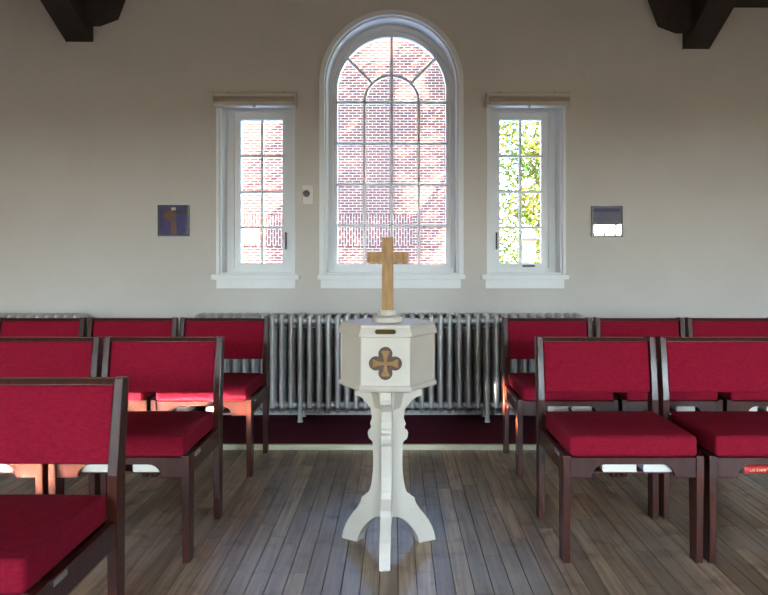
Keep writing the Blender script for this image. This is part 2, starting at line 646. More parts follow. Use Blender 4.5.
wall_with_holes('wall_front', rect_outline(XL, XR, -0.05, 3.45),
                [arch_outline(ARCH_X, ARCH_HW, ARCH_SPRING, SILL_Z)] +
                [rect_outline(cx - hw, cx + hw, SILL_Z, SIDE_TOP) for cx, hw in SIDE_WIN],
                WALL_Y, WALL_Y + WALL_T, M['wall'])
wall_with_holes('wall_back', rect_outline(XL, XR, -0.05, 3.45),
                [rect_outline(cx - hw, cx + hw, BW_Z0, BW_Z1) for cx, hw in BACK_WINDOWS],
                BACK_Y - 0.2, BACK_Y, M['wall'])
bm = bmesh.new()
OY0, OY1, OZ0, OZ1 = 0.95, 2.75, 0.10, 0.75          # opening added in this unseen wall to let the low beam in
bm_box(bm, XL - 0.2, XL, BACK_Y - 0.2, OY0, -0.05, 6.2)
bm_box(bm, XL - 0.2, XL, OY1, WALL_Y + WALL_T, -0.05, 6.2)
bm_box(bm, XL - 0.2, XL, OY0, OY1, -0.05, OZ0)
bm_box(bm, XL - 0.2, XL, OY0, OY1, OZ1, 6.2)
struct(from_bm('wall_left', bm, M['wall']))
struct(box('wall_right', XR, XR + 0.2, BACK_Y - 0.2, WALL_Y + WALL_T, -0.05, 6.2, M['wall']))

# two pitched ceiling slopes
mid = (WALL_Y + BACK_Y) / 2
ceil_root = struct_root('ceiling', 'dark boarded pitched ceiling')
prism('ceiling_slope', [(WALL_Y + WALL_T, 3.25), (mid, 5.9), (mid, 6.05), (WALL_Y + WALL_T, 3.42)], 'x', XL, XR, M['ceiling'], ceil_root)
prism('ceiling_slope', [(BACK_Y - 0.2, 3.25), (mid, 5.9), (mid, 6.05), (BACK_Y - 0.2, 3.42)], 'x', XL, XR, M['ceiling'], ceil_root)

# ------------------------------------------------------------------ floor: subfloor, strip boards, carpet, edge strip
STRIP_Y = 4.24
floor = struct(box('floor', XL, XR, BACK_Y - 0.2, WALL_Y + WALL_T, -0.08, -0.006, M['subfloor']), 'worn dark hardwood strip floor')


def plank_mesh(name, L):
    bm = bmesh.new()
    w, c = 0.0323, 0.0012
    sec = [(-w, -0.010), (-w, -c), (-w + c, 0.0), (w - c, 0.0), (w, -c), (w, -0.010)]
    A = [bm.verts.new((p[0], c * 0.5, p[1])) for p in sec]
    B = [bm.verts.new((p[0], L - c * 0.5, p[1])) for p in sec]
    for k in range(len(sec)):
        q = (k + 1) % len(sec)
        bm.faces.new((A[k], A[q], B[q], B[k]))
    bm.faces.new(A[::-1])
    bm.faces.new(B)
    bmesh.ops.recalc_face_normals(bm, faces=bm.faces)
    me = bpy.data.meshes.new(name)
    bm.to_mesh(me)
    bm.free()
    me.materials.append(M['plank'])
    return me


PITCH = 0.0665
plank_unit = plank_mesh('plank', 1.0)
Y0P = 2.22
n_strip = int(2.42 * 2 / PITCH)
rest = []
plank_count = 0
x = -2.42
while x < 2.42:
    y = Y0P - random.uniform(0, 0.5)
    while y < STRIP_Y - 0.02:
        L = random.choice((0.7, 0.85, 1.0, 1.15, 1.3, 1.5))
        y1 = min(y + L, STRIP_Y)
        if STRIP_Y - y1 < 0.12:
            y1 = STRIP_Y
        ys = max(y, Y0P)
        if y1 - ys > 0.05:
            if plank_count < 300:
                p = bpy.data.objects.new('plank', plank_unit)
                C.objects.link(p)
                p.parent = floor
                p.location = (x, ys, random.uniform(-0.0008, 0.0))
                p.scale = (1, y1 - ys, 1)
                plank_count += 1
            else:
                rest.append((x, ys, y1))
        y = y1
    x += PITCH
# boards that lie outside the view
bm = bmesh.new()
x = XL + 0.03
while x < XR:
    inside = -2.44 < x < 2.43
    y = BACK_Y - random.uniform(0, 1)
    end = Y0P if inside else STRIP_Y
    while y < end - 0.01:
        y1 = min(y + random.uniform(0.7, 1.6), end)
        bm_box(bm, x - 0.0323, x + 0.0323, max(y, BACK_Y) + 0.0006, y1 - 0.0006, -0.01, -0.0004)
        y = y1
    x += PITCH
for (px, a, b) in rest:
    bm_box(bm, px - 0.0323, px + 0.0323, a, b, -0.01, -0.0004)
pf = from_bm('plank_field', bm, M['plank'], floor)
pf['kind'] = 'stuff'

CARPET_Z = 0.022
tag(struct(box('carpet', XL, XR, STRIP_Y + 0.028, WALL_Y, -0.005, CARPET_Z, M['carpet'])), 'dark maroon carpet strip under the radiators', 'carpet')
struct(box('trim_1', XL, XR, STRIP_Y, STRIP_Y + 0.028, -0.005, 0.030, M['strip'], None, 0.003), 'pale wooden edge strip along the maroon carpet')


# ------------------------------------------------------------------ windows
def bar(name, p0, p1, w, y0, y1, mat, parent):
    """straight glazing bar in the xz plane"""
    d = Vector((p1[0] - p0[0], p1[1] - p0[1]))
    n = Vector((-d.y, d.x)).normalized() * (w / 2)
    pts = [(p0[0] + n.x, p0[1] + n.y), (p1[0] + n.x, p1[1] + n.y), (p1[0] - n.x, p1[1] - n.y), (p0[0] - n.x, p0[1] - n.y)]
    return prism(name, pts, 'y', y0, y1, mat, parent, 0.002)


def pane(pts, parent, y=GLASS_Y, t=0.004):
    o = prism('pane', pts, 'y', y, y + t, M['glass'], parent)
    return o


def sill(parent, x0, x1, apron0, apron1):
    box('sill', x0, x1, WALL_Y - 0.055, WALL_Y + 0.01, 1.008, SILL_Z, M['white_wood'], parent, 0.006)
    box('apron', apron0, apron1, WALL_Y - 0.022, WALL_Y + 0.01, 0.944, 1.008, M['white_wood'], parent, 0.003)


# the arched window
w1 = struct_root('window_1', 'tall round arched window with white glazing bars')
W = M['white_wood']
ring('casing', arch_outline(ARCH_X, 0.524, ARCH_SPRING, SILL_Z), arch_outline(ARCH_X, 0.488, ARCH_SPRING, SILL_Z), WALL_Y - 0.020, WALL_Y + 0.02, W, w1, closed=False)
ring('jamb', arch_outline(ARCH_X, 0.4895, ARCH_SPRING, SILL_Z), arch_outline(ARCH_X, 0.476, ARCH_SPRING, SILL_Z + 0.012), WALL_Y + 0.02, GLASS_Y + 0.05, W, w1)
ring('window_frame', arch_outline(ARCH_X, 0.478, ARCH_SPRING, SILL_Z + 0.01), arch_outline(ARCH_X, 0.444, ARCH_SPRING - 0.004, SILL_Z + 0.042), GLASS_Y - 0.065, GLASS_Y + 0.05, W, w1)
ring('sash', arch_outline(ARCH_X, 0.446, ARCH_SPRING - 0.004, SILL_Z + 0.040), arch_outline(ARCH_X, 0.414, ARCH_SPRING - 0.008, 1.118), GLASS_Y - 0.030, GLASS_Y + 0.035, W, w1)
sill(w1, ARCH_X - 0.535, ARCH_X + 0.535, ARCH_X - 0.515, ARCH_X + 0.505)
gx, gs, gb, gr = ARCH_X, ARCH_SPRING - 0.008, 1.118, 0.414
BW = 0.017
rows = [1.118, 1.412, 1.726, 2.037, 2.351]
cols = [gx - 0.414, gx - 0.207, gx, gx + 0.207, gx + 0.414]
by0, by1 = GLASS_Y - 0.016, GLASS_Y + 0.020
for z in rows[1:]:
    bar('glazing_bar', (gx - 0.418, z), (gx + 0.418, z), BW, by0, by1, W, w1)
for c in (cols[1], cols[3]):
    bar('glazing_bar', (c, 1.11), (c, 2.352), BW, by0 + 0.001, by1 - 0.001, W, w1)
bar('glazing_bar', (gx, 1.11), (gx, gs + gr + 0.004), BW, by0 + 0.001, by1 - 0.001, W, w1)
ic = 2.351


def arc(cx, cz, r, a0, a1, n=16):
    return [(cx + r * math.cos(math.radians(a0 + (a1 - a0) * k / n)), cz + r * math.sin(math.radians(a0 + (a1 - a0) * k / n))) for k in range(n + 1)]


ring('arched_glazing_bar', arc(gx, ic, 0.207 + BW / 2, 180, 0, 24), arc(gx, ic, 0.207 - BW / 2, 180, 0, 24), by0, by1, W, w1, closed=False)


def outer_pt(deg):
    """where a ray from the small arch's centre meets the glass edge"""
    d = (math.cos(math.radians(deg)), math.sin(math.radians(deg)))
    oz = ic - gs
    bq = d[1] * oz
    t = -bq + math.sqrt(bq * bq - (oz * oz - gr * gr))
    p = (gx + d[0] * t, ic + d[1] * t)
    if p[1] < gs:                       # below the springing the edge is straight
        t = gr / abs(d[0])
        p = (gx + d[0] * t, ic + d[1] * t)
    return p


for deg in (45, 135):
    r0 = 0.207
    bar('glazing_bar', (gx + r0 * math.cos(math.radians(deg)), ic + r0 * math.sin(math.radians(deg))), outer_pt(deg), BW, by0 + 0.001, by1 - 0.001, W, w1)
for i in range(4):
    for j in range(4):
        pane(rect_outline(cols[i], cols[i + 1], rows[j], rows[j + 1]), w1)
pane([(gx, ic)] + arc(gx, ic, 0.207, 0, 90), w1)
pane([(gx, ic)] + arc(gx, ic, 0.207, 90, 180), w1)
for a0, a1 in ((0, 45), (45, 90), (90, 135), (135, 180)):
    out = [outer_pt(a0 + (a1 - a0) * k / 14) for k in range(15)]
    pane(arc(gx, ic, 0.207, a0, a1) + out[::-1], w1)

# the two narrow casement windows
for idx, (cx, hw) in enumerate(SIDE_WIN):
    w = struct_root('window_%d' % (idx + 2), ['narrow casement window left of the arched window', 'narrow casement window right of the arched window'][idx])
    x0, x1 = cx - hw, cx + hw
    ring('casing', rect_outline(x0 - 0.018, x1 + 0.018, SILL_Z, SIDE_TOP + 0.02), rect_outline(x0 + 0.002, x1 - 0.002, SILL_Z, SIDE_TOP), WALL_Y - 0.010, WALL_Y + 0.02, W, w, closed=False)
    ring('jamb', rect_outline(x0 + 0.0005, x1 - 0.0005, SILL_Z, SIDE_TOP), rect_outline(x0 + 0.014, x1 - 0.014, SILL_Z + 0.012, SIDE_TOP - 0.014), WALL_Y + 0.02, GLASS_Y + 0.05, W, w)
    ring('window_frame', rect_outline(x0 + 0.012, x1 - 0.012, SILL_Z + 0.01, SIDE_TOP - 0.012), rect_outline(x0 + 0.064, x1 - 0.064, SILL_Z + 0.045, SIDE_TOP - 0.070), GLASS_Y - 0.06, GLASS_Y + 0.05, W, w)
    # the casement's own sash
    gx0, gx1 = cx - 0.160, cx + 0.160
    ring('sash', rect_outline(x0 + 0.060, x1 - 0.060, SILL_Z + 0.041, SIDE_TOP - 0.066), rect_outline(gx0, gx1, 1.125, 2.214), GLASS_Y - 0.035, GLASS_Y + 0.035, W, w)
    for k in range(1, 4):
        z = 1.125 + (2.214 - 1.125) * k / 4
        bar('glazing_bar', (gx0 - 0.003, z), (gx1 + 0.003, z), 0.016, by0, by1, W, w)
    bar('glazing_bar', (cx, 1.122), (cx, 2.217), 0.016, by0 + 0.001, by1 - 0.001, W, w)
    for i in range(2):
        for k in range(4):
            za, zb = 1.125 + (2.214 - 1.125) * k / 4, 1.125 + (2.214 - 1.125) * (k + 1) / 4
            pane(rect_outline(gx0 + 0.16 * i, gx0 + 0.16 * (i + 1), za, zb), w)
    sx = 0.0 if idx == 0 else -0.016
    sill(w, x0 - 0.045 + sx, x1 + 0.050 + sx, x0 - 0.015 + sx, x1 + 0.020 + sx)
    s = 1 if idx == 0 else -1
    # lever catch on the jamb side, crank below
    hx = cx + s * 0.186
    h = box('latch', hx - 0.006, hx + 0.006, GLASS_Y - 0.058, GLASS_Y - 0.036, 1.23, 1.36, M['black'], w, 0.003)
    if idx == 1:
        box('crank', cx + 0.01, cx + 0.10, GLASS_Y - 0.075, GLASS_Y - 0.036, 1.098, 1.112, M['black'], w, 0.003)
    else:
        box('crank', cx - 0.03, cx + 0.06, GLASS_Y - 0.060, GLASS_Y - 0.036, 1.104, 1.116, M['white_wood'], w, 0.003)

# windows behind the camera that light the room
for i, (cx, hw) in enumerate(BACK_WINDOWS):
    w = struct_root('window_%d' % (i + 4), None)
    ring('window_frame', rect_outline(cx - hw, cx + hw, BW_Z0, BW_Z1), rect_outline(cx - hw + 0.06, cx + hw - 0.06, BW_Z0 + 0.06, BW_Z1 - 0.06), BACK_Y - 0.13, BACK_Y - 0.07, W, w)
    for k in range(1, 6):
        xx = cx - hw + 2 * hw * k / 6
        bar('glazing_bar', (xx, BW_Z0 + 0.05), (xx, BW_Z1 - 0.05), 0.018, BACK_Y - 0.115, BACK_Y - 0.085, W, w)

# roller blinds above the narrow windows
for idx, (cx, hw) in enumerate(SIDE_WIN):
    t = thing('roller_blind', ['rolled up cream roller blind above the narrow window on the left', 'rolled up cream roller blind above the narrow window on the right'][idx],
              'blind', (cx + 0.003 if idx == 0 else cx + 0.006, WALL_Y, 2.258), 0, 'roller blinds over the narrow windows')
    t.scale = (0.955, 1, 0.90)
    prism('cassette', [(0, 0.105), (-0.075, 0.105), (-0.082, 0.098), (-0.082, 0.072), (-0.060, 0.070), (-0.060, 0.036), (-0.082, 0.033), (-0.082, 0.008), (-0.075, 0.0), (0, 0.0)],
          'x', -0.305, 0.305, M['blind'], t)
    box('fabric_roll', -0.300, 0.300, -0.072, -0.058, 0.037, 0.069, M['blind_roll'], t, 0.004)
    for s in (-1, 1):
        box('end_cap', s * 0.3095 - 0.0045, s * 0.3095 + 0.0045, -0.086, 0, -0.003, 0.109, M['blind'], t, 0.002)
        bm = bmesh.new()
        bm_tube(bm, (s * 0.21, 0, 0.122), (s * 0.21, -0.006, 0.122), 0.007)
        from_bm('screw', bm, M['black'], t)
    prism('pull', [(-0.022, 0.004), (0.022, 0.004), (0.012, -0.006), (0.006, -0.020), (-0.006, -0.020), (-0.012, -0.006)], 'y', -0.080, -0.072, M['blind'], t)


# ------------------------------------------------------------------ roof trusses at the wall
def truss(xc, zb, inner, label, plate):
    t = thing('roof_truss', label, 'beam', (xc, WALL_Y, zb), 0, 'dark timber truss feet on the window wall')
    hw = 0.098
    T = M['dark_timber']
    # principal brace rising from its foot on the wall towards the room
    prism('brace', [(0, 0.0), (-0.39, 0.175), (-1.2, 0.70), (-3.2, 2.0), (-3.2, 2.35), (-1.2, 1.05), (-0.2, 0.58), (0, 0.50)], 'x', -hw, hw, T, t, 0.004)
    # haunch that steps inwards along the wall
    s = inner
    prism('haunch', [(s * (hw - 0.02), 0.113), (s * (hw + 0.052), 0.113), (s * (hw + 0.182), 0.163), (s * (hw + 0.255), 0.355), (s * (hw + 0.30), 0.56), (s * (hw - 0.02), 0.56)],
          'y', -0.16, 0.0, T, t, 0.004)
    if plate:
        box('wall_plate', min(-s * hw, -s * 2.6), max(-s * hw, -s * 2.6), -0.16, 0, plate, plate + 0.2, T, t, 0.004)
    return t


truss(2.185, 2.685, -1, 'dark timber roof truss foot at the top right of the wall', 0.302)
truss(-2.302, 2.737, 1, 'dark timber roof truss foot at the top left of the wall', 0.34)

# ------------------------------------------------------------------ radiators
RAD_Y = 4.86
RP = 0.0652


def section_mesh(name, leg):
    bm = bmesh.new()
    for k in range(3):
        y = 0.017 + k * 0.085
        bm_tube(bm, (0, y, 0.10 if not (leg and k != 1) else 0.0), (0, y, 0.735), 0.0165, seg=10)
    # rounded top and bottom headers joining the three columns
    for zc, sgn in ((0.722, 1), (0.082, -1)):
        pts = [(0.000, 0), (0.004, 0.016), (0.017, 0.027), (0.102, 0.030), (0.187, 0.027), (0.200, 0.016), (0.204, 0)]
        secs = []
        for (y, h) in pts:
            w = 0.0185 if 0.01 < y < 0.19 else 0.012
            rr = []
            for a in range(7):
                an = PI * a / 6
                rr.append(bm.verts.new((w * math.cos(an), y, zc + sgn * (math.sin(an) * h * 0.95))))
            secs.append(rr)
        for a, b in zip(secs[:-1], secs[1:]):
            for k in range(6):
                bm.faces.new((a[k], a[k + 1], b[k + 1], b[k]))
            bm.faces.new((a[0], b[0], b[6], a[6]))
    # hubs (nipples) that couple this section to the next
    for z in (0.700, 0.110):
        for y in (0.060,):
            bm_lathe_x(bm, -RP / 2, RP / 2, y, z)
    if leg:
        for k in (0, 2):
            y = 0.017 + k * 0.085
            bm_tube(bm, (0, y, 0.0), (0, y, 0.012), 0.021, 0.018)
    bmesh.ops.recalc_face_normals(bm, faces=bm.faces)
    me = bpy.data.meshes.new(name)
    bm.to_mesh(me)
    bm.free()
    for p in me.polygons:
        p.use_smooth = True
    me.set_sharp_from_angle(angle=math.radians(50))
    me.materials.append(M['radiator'])
    return me


def bm_lathe_x(bm, x0, x1, y, z):
    prof = [(x0, 0.020), (x0 + 0.012, 0.024), ((x0 + x1) / 2, 0.026), (x1 - 0.012, 0.024), (x1, 0.020)]
    rs = []
    for xx, r in prof:
        rs.append([bm.verts.new((xx, y + r * math.cos(2 * PI * k / 10), z + r * math.sin(2 * PI * k / 10))) for k in range(10)])
    for a, b in zip(rs[:-1], rs[1:]):
        for k in range(10):
            bm.faces.new((a[k], a[(k + 1) % 10], b[(k + 1) % 10], b[k]))


sec_plain = section_mesh('section', False)
sec_leg = section_mesh('leg_section', True)


def radiator(x0, n, legs, label):
    xm = x0 + (n - 1) * RP / 2
    t = thing('radiator', label, 'radiator', (xm, RAD_Y, CARPET_Z), 0, 'silver column radiators under the windows')
    for k in range(n):
        lg = k in legs
        o = bpy.data.objects.new('leg_section' if lg else 'section', sec_leg if lg else sec_plain)
        C.objects.link(o)
        o.parent = t
        o.location = (x0 + k * RP - xm, 0, 0)
    L = n * RP / 2
    bm = bmesh.new()
    bm_tube(bm, (-L + 0.02, 0.045, 0.655), (L - 0.02, 0.045, 0.655), 0.005, seg=8)
    from_bm('tie_rod', bm, M['radiator'], t)
    return t


radiator(-1.385, 42, (0, 11, 31, 41), 'long silver column radiator under the arched window')
radiator(-2.235 - 11 * RP, 12, (0, 11), 'silver column radiator at the far left behind the chairs')
bm = bmesh.new()
bm_tube(bm, (-3.2, WALL_Y - 0.0155, 0.072), (3.0, WALL_Y - 0.0155, 0.072), 0.012, seg=10)
for xx in (-3.0, -1.9, -0.6, 0.6, 1.9, 2.9):
    bm_tube(bm, (xx, WALL_Y - 0.0155, 0.064), (xx, WALL_Y, 0.064), 0.006, seg=6)
tag(from_bm('heating_pipe', bm, M['radiator']), 'thin heating pipe along the wall below the radiators', 'pipe')


# ------------------------------------------------------------------ chairs
def lean(z):
    """set-back of the chair back above the seat"""
    return 0.0 if z < 0.52 else 0.046 * (z - 0.52) / 0.28


def make_chair():
    t = thing('chair', '', 'chair')
    Wd = M['chair_wood']
    hw, lt = 0.265, 0.026
    for s in (-1, 1):
        x0, x1 = sorted((s * hw, s * (hw - lt)))
        prism('leg', [(0.010, 0.0), (0.062, 0.0), (0.074, 0.33), (0.074, 0.408), (0.0, 0.408), (0.0, 0.33)], 'x', x0, x1, Wd, t, 0.0025)
    for s in (-1, 1):
        x0, x1 = sorted((s * hw, s * (hw - lt)))
        o = prism('leg', [(0.462, 0.0), (0.512, 0.0), (0.520, 0.45), (0.520, 0.53), (0.548, 0.800), (0.503, 0.804), (0.458, 0.53), (0.456, 0.40)], 'x', x0, x1, Wd, t, 0.0025)
    iw = hw - lt
    # cut-away front rail
    r = 0.050
    cut = [(-0.158, 0.326)] + [(-0.158 + r - r * math.cos(a), 0.326 + r * math.sin(a)) for a in [PI / 2 * k / 6 for k in range(1, 7)]]
    cut_r = [(-p[0], p[1]) for p in cut][::-1]
    prism('front_rail', [(-iw, 0.326)] + cut + cut_r + [(iw, 0.326), (iw, 0.402), (-iw, 0.402)], 'y', 0.006, 0.028, Wd, t, 0.0015)
    box('back_rail', -iw, iw, 0.468, 0.490, 0.335, 0.402, Wd, t, 0.0015)
    for s in (-1, 1):
        x0, x1 = sorted((s * (hw - 0.003), s * (hw - 0.023)))
        box('side_rail', x0, x1, 0.073, 0.458, 0.330, 0.402, Wd, t, 0.0015)
    box('book_shelf', -iw, iw, 0.036, 0.467, 0.332, 0.339, Wd, t, 0.001)
    # upholstery
    rounded_box('seat', -0.243, 0.243, 0.0, 0.450, 0.403, 0.484, 0.017, M['fabric'], t, crown=0.010, front_crown=0.004)
    rounded_box('backrest', -iw + 0.001, iw - 0.001, 0.466, 0.506, 0.558, 0.783, 0.012, M['fabric'], t, shear=lambda z: lean(z), front_crown=0.004)
    prism('top_rail', [(0.460 + lean(0.783), 0.783), (0.504 + lean(0.783), 0.783), (0.502 + lean(0.80), 0.799), (0.464 + lean(0.80), 0.799)], 'x', -iw, iw, Wd, t, 0.002)
    for s in (-1, 1):
        x0, x1 = sorted((s * (hw + 0.0006), s * (hw - 0.004)))
        box('linking_plate', x0, x1, 0.085, 0.155, 0.384, 0.400, M['steel'], t, 0.001)
    return t


CHAIRS = [
    # x centre, y front, label, group
    (-0.765 - 0.265, 3.700, 'red chair in the far left row, at the aisle before the radiator'),
    (-1.318 - 0.265, 3.700, 'red chair in the far left row, second from the aisle'),
    (-1.871 - 0.265, 3.700, 'red chair in the far left row, third from the aisle'),
    (-0.782 - 0.265, 2.645, 'red chair in the middle left row, at the aisle, seat in full view'),
    (-1.335 - 0.265, 2.645, 'red chair in the middle left row, second from the aisle, cut by the left edge'),
    (-0.800 - 0.265, 1.550, 'red chair nearest the camera in the lower left corner'),
    (0.646 + 0.265, 3.700, 'red chair in the far right row, at the aisle before the radiator'),
    (1.199 + 0.265, 3.700, 'red chair in the far right row, second from the aisle'),
    (1.752 + 0.265, 3.700, 'red chair in the far right row, third from the aisle'),
    (0.635 + 0.265, 2.645, 'near right row chair at the aisle, two pale books under its red seat'),
    (1.188 + 0.265, 2.645, 'near right row chair second from the aisle, a red book under its seat'),
]
proto = make_chair()
for i, (x, y, lab) in enumerate(CHAIRS):
    o = proto if i == 0 else copy_tree(proto)
    o.location = (x, y, 0)
    o['label'] = lab
    o['group'] = 'red chairs left of the aisle' if x < 0 else 'red chairs right of the aisle'


# ------------------------------------------------------------------ books on the shelves under the seats
def make_book(w, d, h, cover, label, loc, rz=0.0, spine_front=False, text=None):
    """closed book lying flat; its front edge is at local y = 0"""
    t = thing('book', label, 'book', loc, rz, 'books under the seats')
    c = 0.003
    if spine_front:
        bm = bmesh.new()
        pts = [(0.010, 0), (d, 0), (d, c), (0.012, c)] + [(0.012 - 0.008 * math.sin(PI * k / 6), h / 2 - (h / 2 - c) * math.cos(PI * k / 6)) for k in range(1, 6)] + \
              [(0.012, h - c), (d, h - c), (d, h), (0.010, h)] + [(0.010 - 0.010 * math.sin(PI * k / 8), h / 2 + h / 2 * math.cos(PI * k / 8)) for k in range(1, 8)]
        prism('cover', pts, 'x', -w / 2, w / 2, cover, t, 0, 40)
        box('pages', -w / 2 + 0.003, w / 2 - 0.003, 0.012, d - 0.003, c, h - c, M['paper'], t)
    else:
        # spine at the left, page edges to the front
        pts = [(-w / 2, h * 0.15), (-w / 2 + 0.005, 0), (w / 2, 0), (w / 2, c), (-w / 2 + 0.007, c), (-w / 2 + 0.004, h * 0.3), (-w / 2 + 0.004, h * 0.7), (-w / 2 + 0.007, h - c),
               (w / 2, h - c), (w / 2, h), (-w / 2 + 0.005, h), (-w / 2, h * 0.85)]
        prism('cover', pts, 'y', 0, d, cover, t, 0)
        box('pages', -w / 2 + 0.005, w / 2 - 0.003, 0.003, d - 0.003, c, h - c, M['paper'], t)
    if text:
        cu = bpy.data.curves.new('title_text', 'FONT')
        cu.body = text
        cu.size = h * 0.55
        cu.align_x = 'LEFT'
        cu.align_y = 'CENTER'
        cu.extrude = 0.0004
        tmp = bpy.data.objects.new('tmp', cu)
        C.objects.link(tmp)
        me = bpy.data.meshes.new_from_object(tmp.evaluated_get(bpy.context.evaluated_depsgraph_get()))
        bpy.data.objects.remove(tmp)
        ti = link('title', me, M['gilt'], t)
        ti.rotation_euler = (PI / 2, 0, 0)
        ti.location = (-w / 2 + 0.020, -0.0003, h / 2)
    return t


SH = 0.3392
make_book(0.134, 0.205, 0.034, M['book_cream'], 'cream book left of the pale blue one under the near right aisle chair', (0.856, 2.6755, SH))
make_book(0.126, 0.200, 0.033, M['book_blue'], 'pale blue book under the aisle chair of the near right row', (1.008, 2.6755, SH + 0.0002))
make_book(0.148, 0.215, 0.030, M['book_red'], 'red book with gilt title under the chair at the right edge', (1.392, 2.650, SH), math.radians(1.5), True, 'Lift Every Voice')
make_book(0.118, 0.190, 0.030, M['book_white'], 'off-white book under the aisle chair of the far right row, left one', (0.868, 3.736, SH), math.radians(5))
make_book(0.108, 0.190, 0.030, M['book_white'], 'off-white book under the aisle chair of the far right row, right one', (0.995, 3.736, SH), math.radians(-4))
make_book(0.090, 0.180, 0.030, M['book_cream'], 'cream book at the left end of the shelf under the second far right chair', (1.348, 3.7305, SH))
make_book(0.100, 0.180, 0.030, M['book_white'], 'white book at the right end of the shelf under the second far right chair', (1.548, 3.7305, SH))
make_book(0.070, 0.180, 0.030, M['book_white'], 'white book under the third far right chair, nearer the aisle', (1.895, 3.7305, SH))
make_book(0.090, 0.180, 0.030, M['book_cream'], 'cream book under the third far right chair, farther from the aisle', (2.020, 3.7305, SH))
make_book(0.112, 0.200, 0.032, M['book_white'], 'white book under the aisle chair of the middle left row, nearer the aisle', (-0.950, 2.6755, SH))
make_book(0.112, 0.200, 0.032, M['book_cream'], 'cream book under the aisle chair of the middle left row, farther from the aisle', (-1.150, 2.6755, SH))
make_book(0.125, 0.200, 0.032, M['book_white'], 'white book under the middle left row chair cut by the left edge', (-1.535, 2.6755, SH))
make_book(0.070, 0.180, 0.028, M['book_white'], 'white book under the aisle chair of the far left row, farther from the aisle', (-1.140, 3.7305, SH))
make_book(0.080, 0.180, 0.028, M['book_white'], 'white book under the aisle chair of the far left row, nearer the aisle', (-0.975, 3.7305, SH))

# ------------------------------------------------------------------ hexagonal offering box on three legs
ob = thing('offering_box', 'white hexagonal wooden offering box on three carved legs in the aisle', 'offering box', (-0.034, 2.800, 0), math.radians(-2.0))
CW = M['cream_wood']
HR = 0.0            # vertices at 0, 60, ... degrees: a flat face looks to -y


def hex_solid(name, prof, mat, parent, bev=0.0):
    bm = bmesh.new()
    bm_lathe(bm, prof, 6, HR)
    if bev:
        es = [e for e in bm.edges if e.calc_face_angle(0) > 0.4]
        bmesh.ops.bevel(bm, geom=es, offset=bev, segments=2, affect='EDGES')
    return from_bm(name, bm, mat, parent)


body = hex_solid('body', [(0.186, 0.668), (0.186, 0.862)], CW, ob, 0.0015)
hex_solid('base_moulding', [(0.172, 0.648), (0.196, 0.655), (0.199, 0.664), (0.194, 0.671), (0.186, 0.676)], CW, ob)
lid = hex_solid('lid', [(0.187, 0.857), (0.200, 0.861), (0.200, 0.866), (0.188, 0.893), (0.186, 0.894), (0.186, 0.902), (0.183, 0.905)], CW, ob)
hex_solid('under_board', [(0.052, 0.560), (0.060, 0.600), (0.070, 0.640), (0.072, 0.650)], CW, ob)
# collection plate at the front of the lid
sp = prism('slot_plate', [(-0.034, -0.008), (0.034, -0.008), (0.040, 0.0), (0.034, 0.008), (-0.034, 0.008), (-0.040, 0.0)], 'y', -0.004, 0.003, M['brass_dark'], lid, 0.001)
sp.location = (0, -0.1942 * math.cos(PI / 6), 0.8790)
sp.rotation_euler = (-math.atan2(0.012 * math.cos(PI / 6), 0.027), 0, 0)
# panelled faces: thin fillets at the corners of the body
for k in range(6):
    a = HR + PI / 3 * k
    bm = bmesh.new()
    bm_tube(bm, (0.1862 * math.cos(a), 0.1862 * math.sin(a), 0.674), (0.1862 * math.cos(a), 0.1862 * math.sin(a), 0.858), 0.0022, seg=6)
    from_bm('corner_bead', bm, CW, body, True)
# quatrefoil medallion with a flared cross
fy = -0.186 * math.cos(PI / 6)
mz = 0.7605
quat = []
q_r, q_c = 0.0265, 0.0358
for k in range(4):
    base = PI / 2 * k
    lim = math.radians(150)
    for j in range(25):
        a = base - lim + 2 * lim * j / 24
        quat.append((q_c * math.cos(base) + q_r * math.cos(a), mz + q_c * math.sin(base) + q_r * math.sin(a)))
# drop points that fold back inside the neighbouring lobe
quat = [p for p in quat if all(math.hypot(p[0] - q_c * math.cos(PI / 2 * k), p[1] - mz - q_c * math.sin(PI / 2 * k)) > q_r - 1e-4 for k in range(4))]
med = prism('medallion', quat, 'y', fy - 0.006, fy + 0.002, M['bronze'], ob, 0)
crs = []
for k in range(4):
    b0 = PI / 2 * k
    ca, sa = math.cos(b0), math.sin(b0)
    for (u, v) in ((0.008, -0.0055), (0.026, -0.008), (0.048, -0.0165), (0.048, 0.0165), (0.026, 0.008), (0.008, 0.0055)):
        crs.append((u * ca - v * sa, mz + u * sa + v * ca))
prism('flared_cross', crs, 'y', fy - 0.0095, fy - 0.0055, M['brass_cross'], med, 0)
# three carved board legs, 120 degrees apart
prof = [(0.0, 0.128), (0.035, 0.123), (0.062, 0.110), (0.086, 0.092), (0.107, 0.070), (0.126, 0.044), (0.138, 0.020), (0.1445, 0.0), (0.226, 0.0),
        (0.219, 0.030), (0.206, 0.060), (0.190, 0.088), (0.168, 0.115), (0.145, 0.140), (0.129, 0.163), (0.121, 0.180), (0.121, 0.188), (0.104, 0.200), (0.090, 0.218), (0.080, 0.240), (0.073, 0.268), (0.068, 0.300), (0.066, 0.340), (0.068, 0.400), (0.071, 0.420),
        (0.078, 0.425), (0.089, 0.430), (0.096, 0.441), (0.098, 0.454), (0.092, 0.466), (0.080, 0.473), (0.079, 0.482), (0.084, 0.492), (0.080, 0.502), (0.074, 0.515), (0.076, 0.535), (0.083, 0.556), (0.094, 0.572), (0.110, 0.586), (0.130, 0.594), (0.152, 0.598), (0.156, 0.604), (0.156, 0.612), (0.150, 0.616), (0.150, 0.651), (0.0, 0.651)]
prof = [((r * 0.9 if 0.2 < z < 0.56 else r), z) for r, z in prof]
leg0 = None
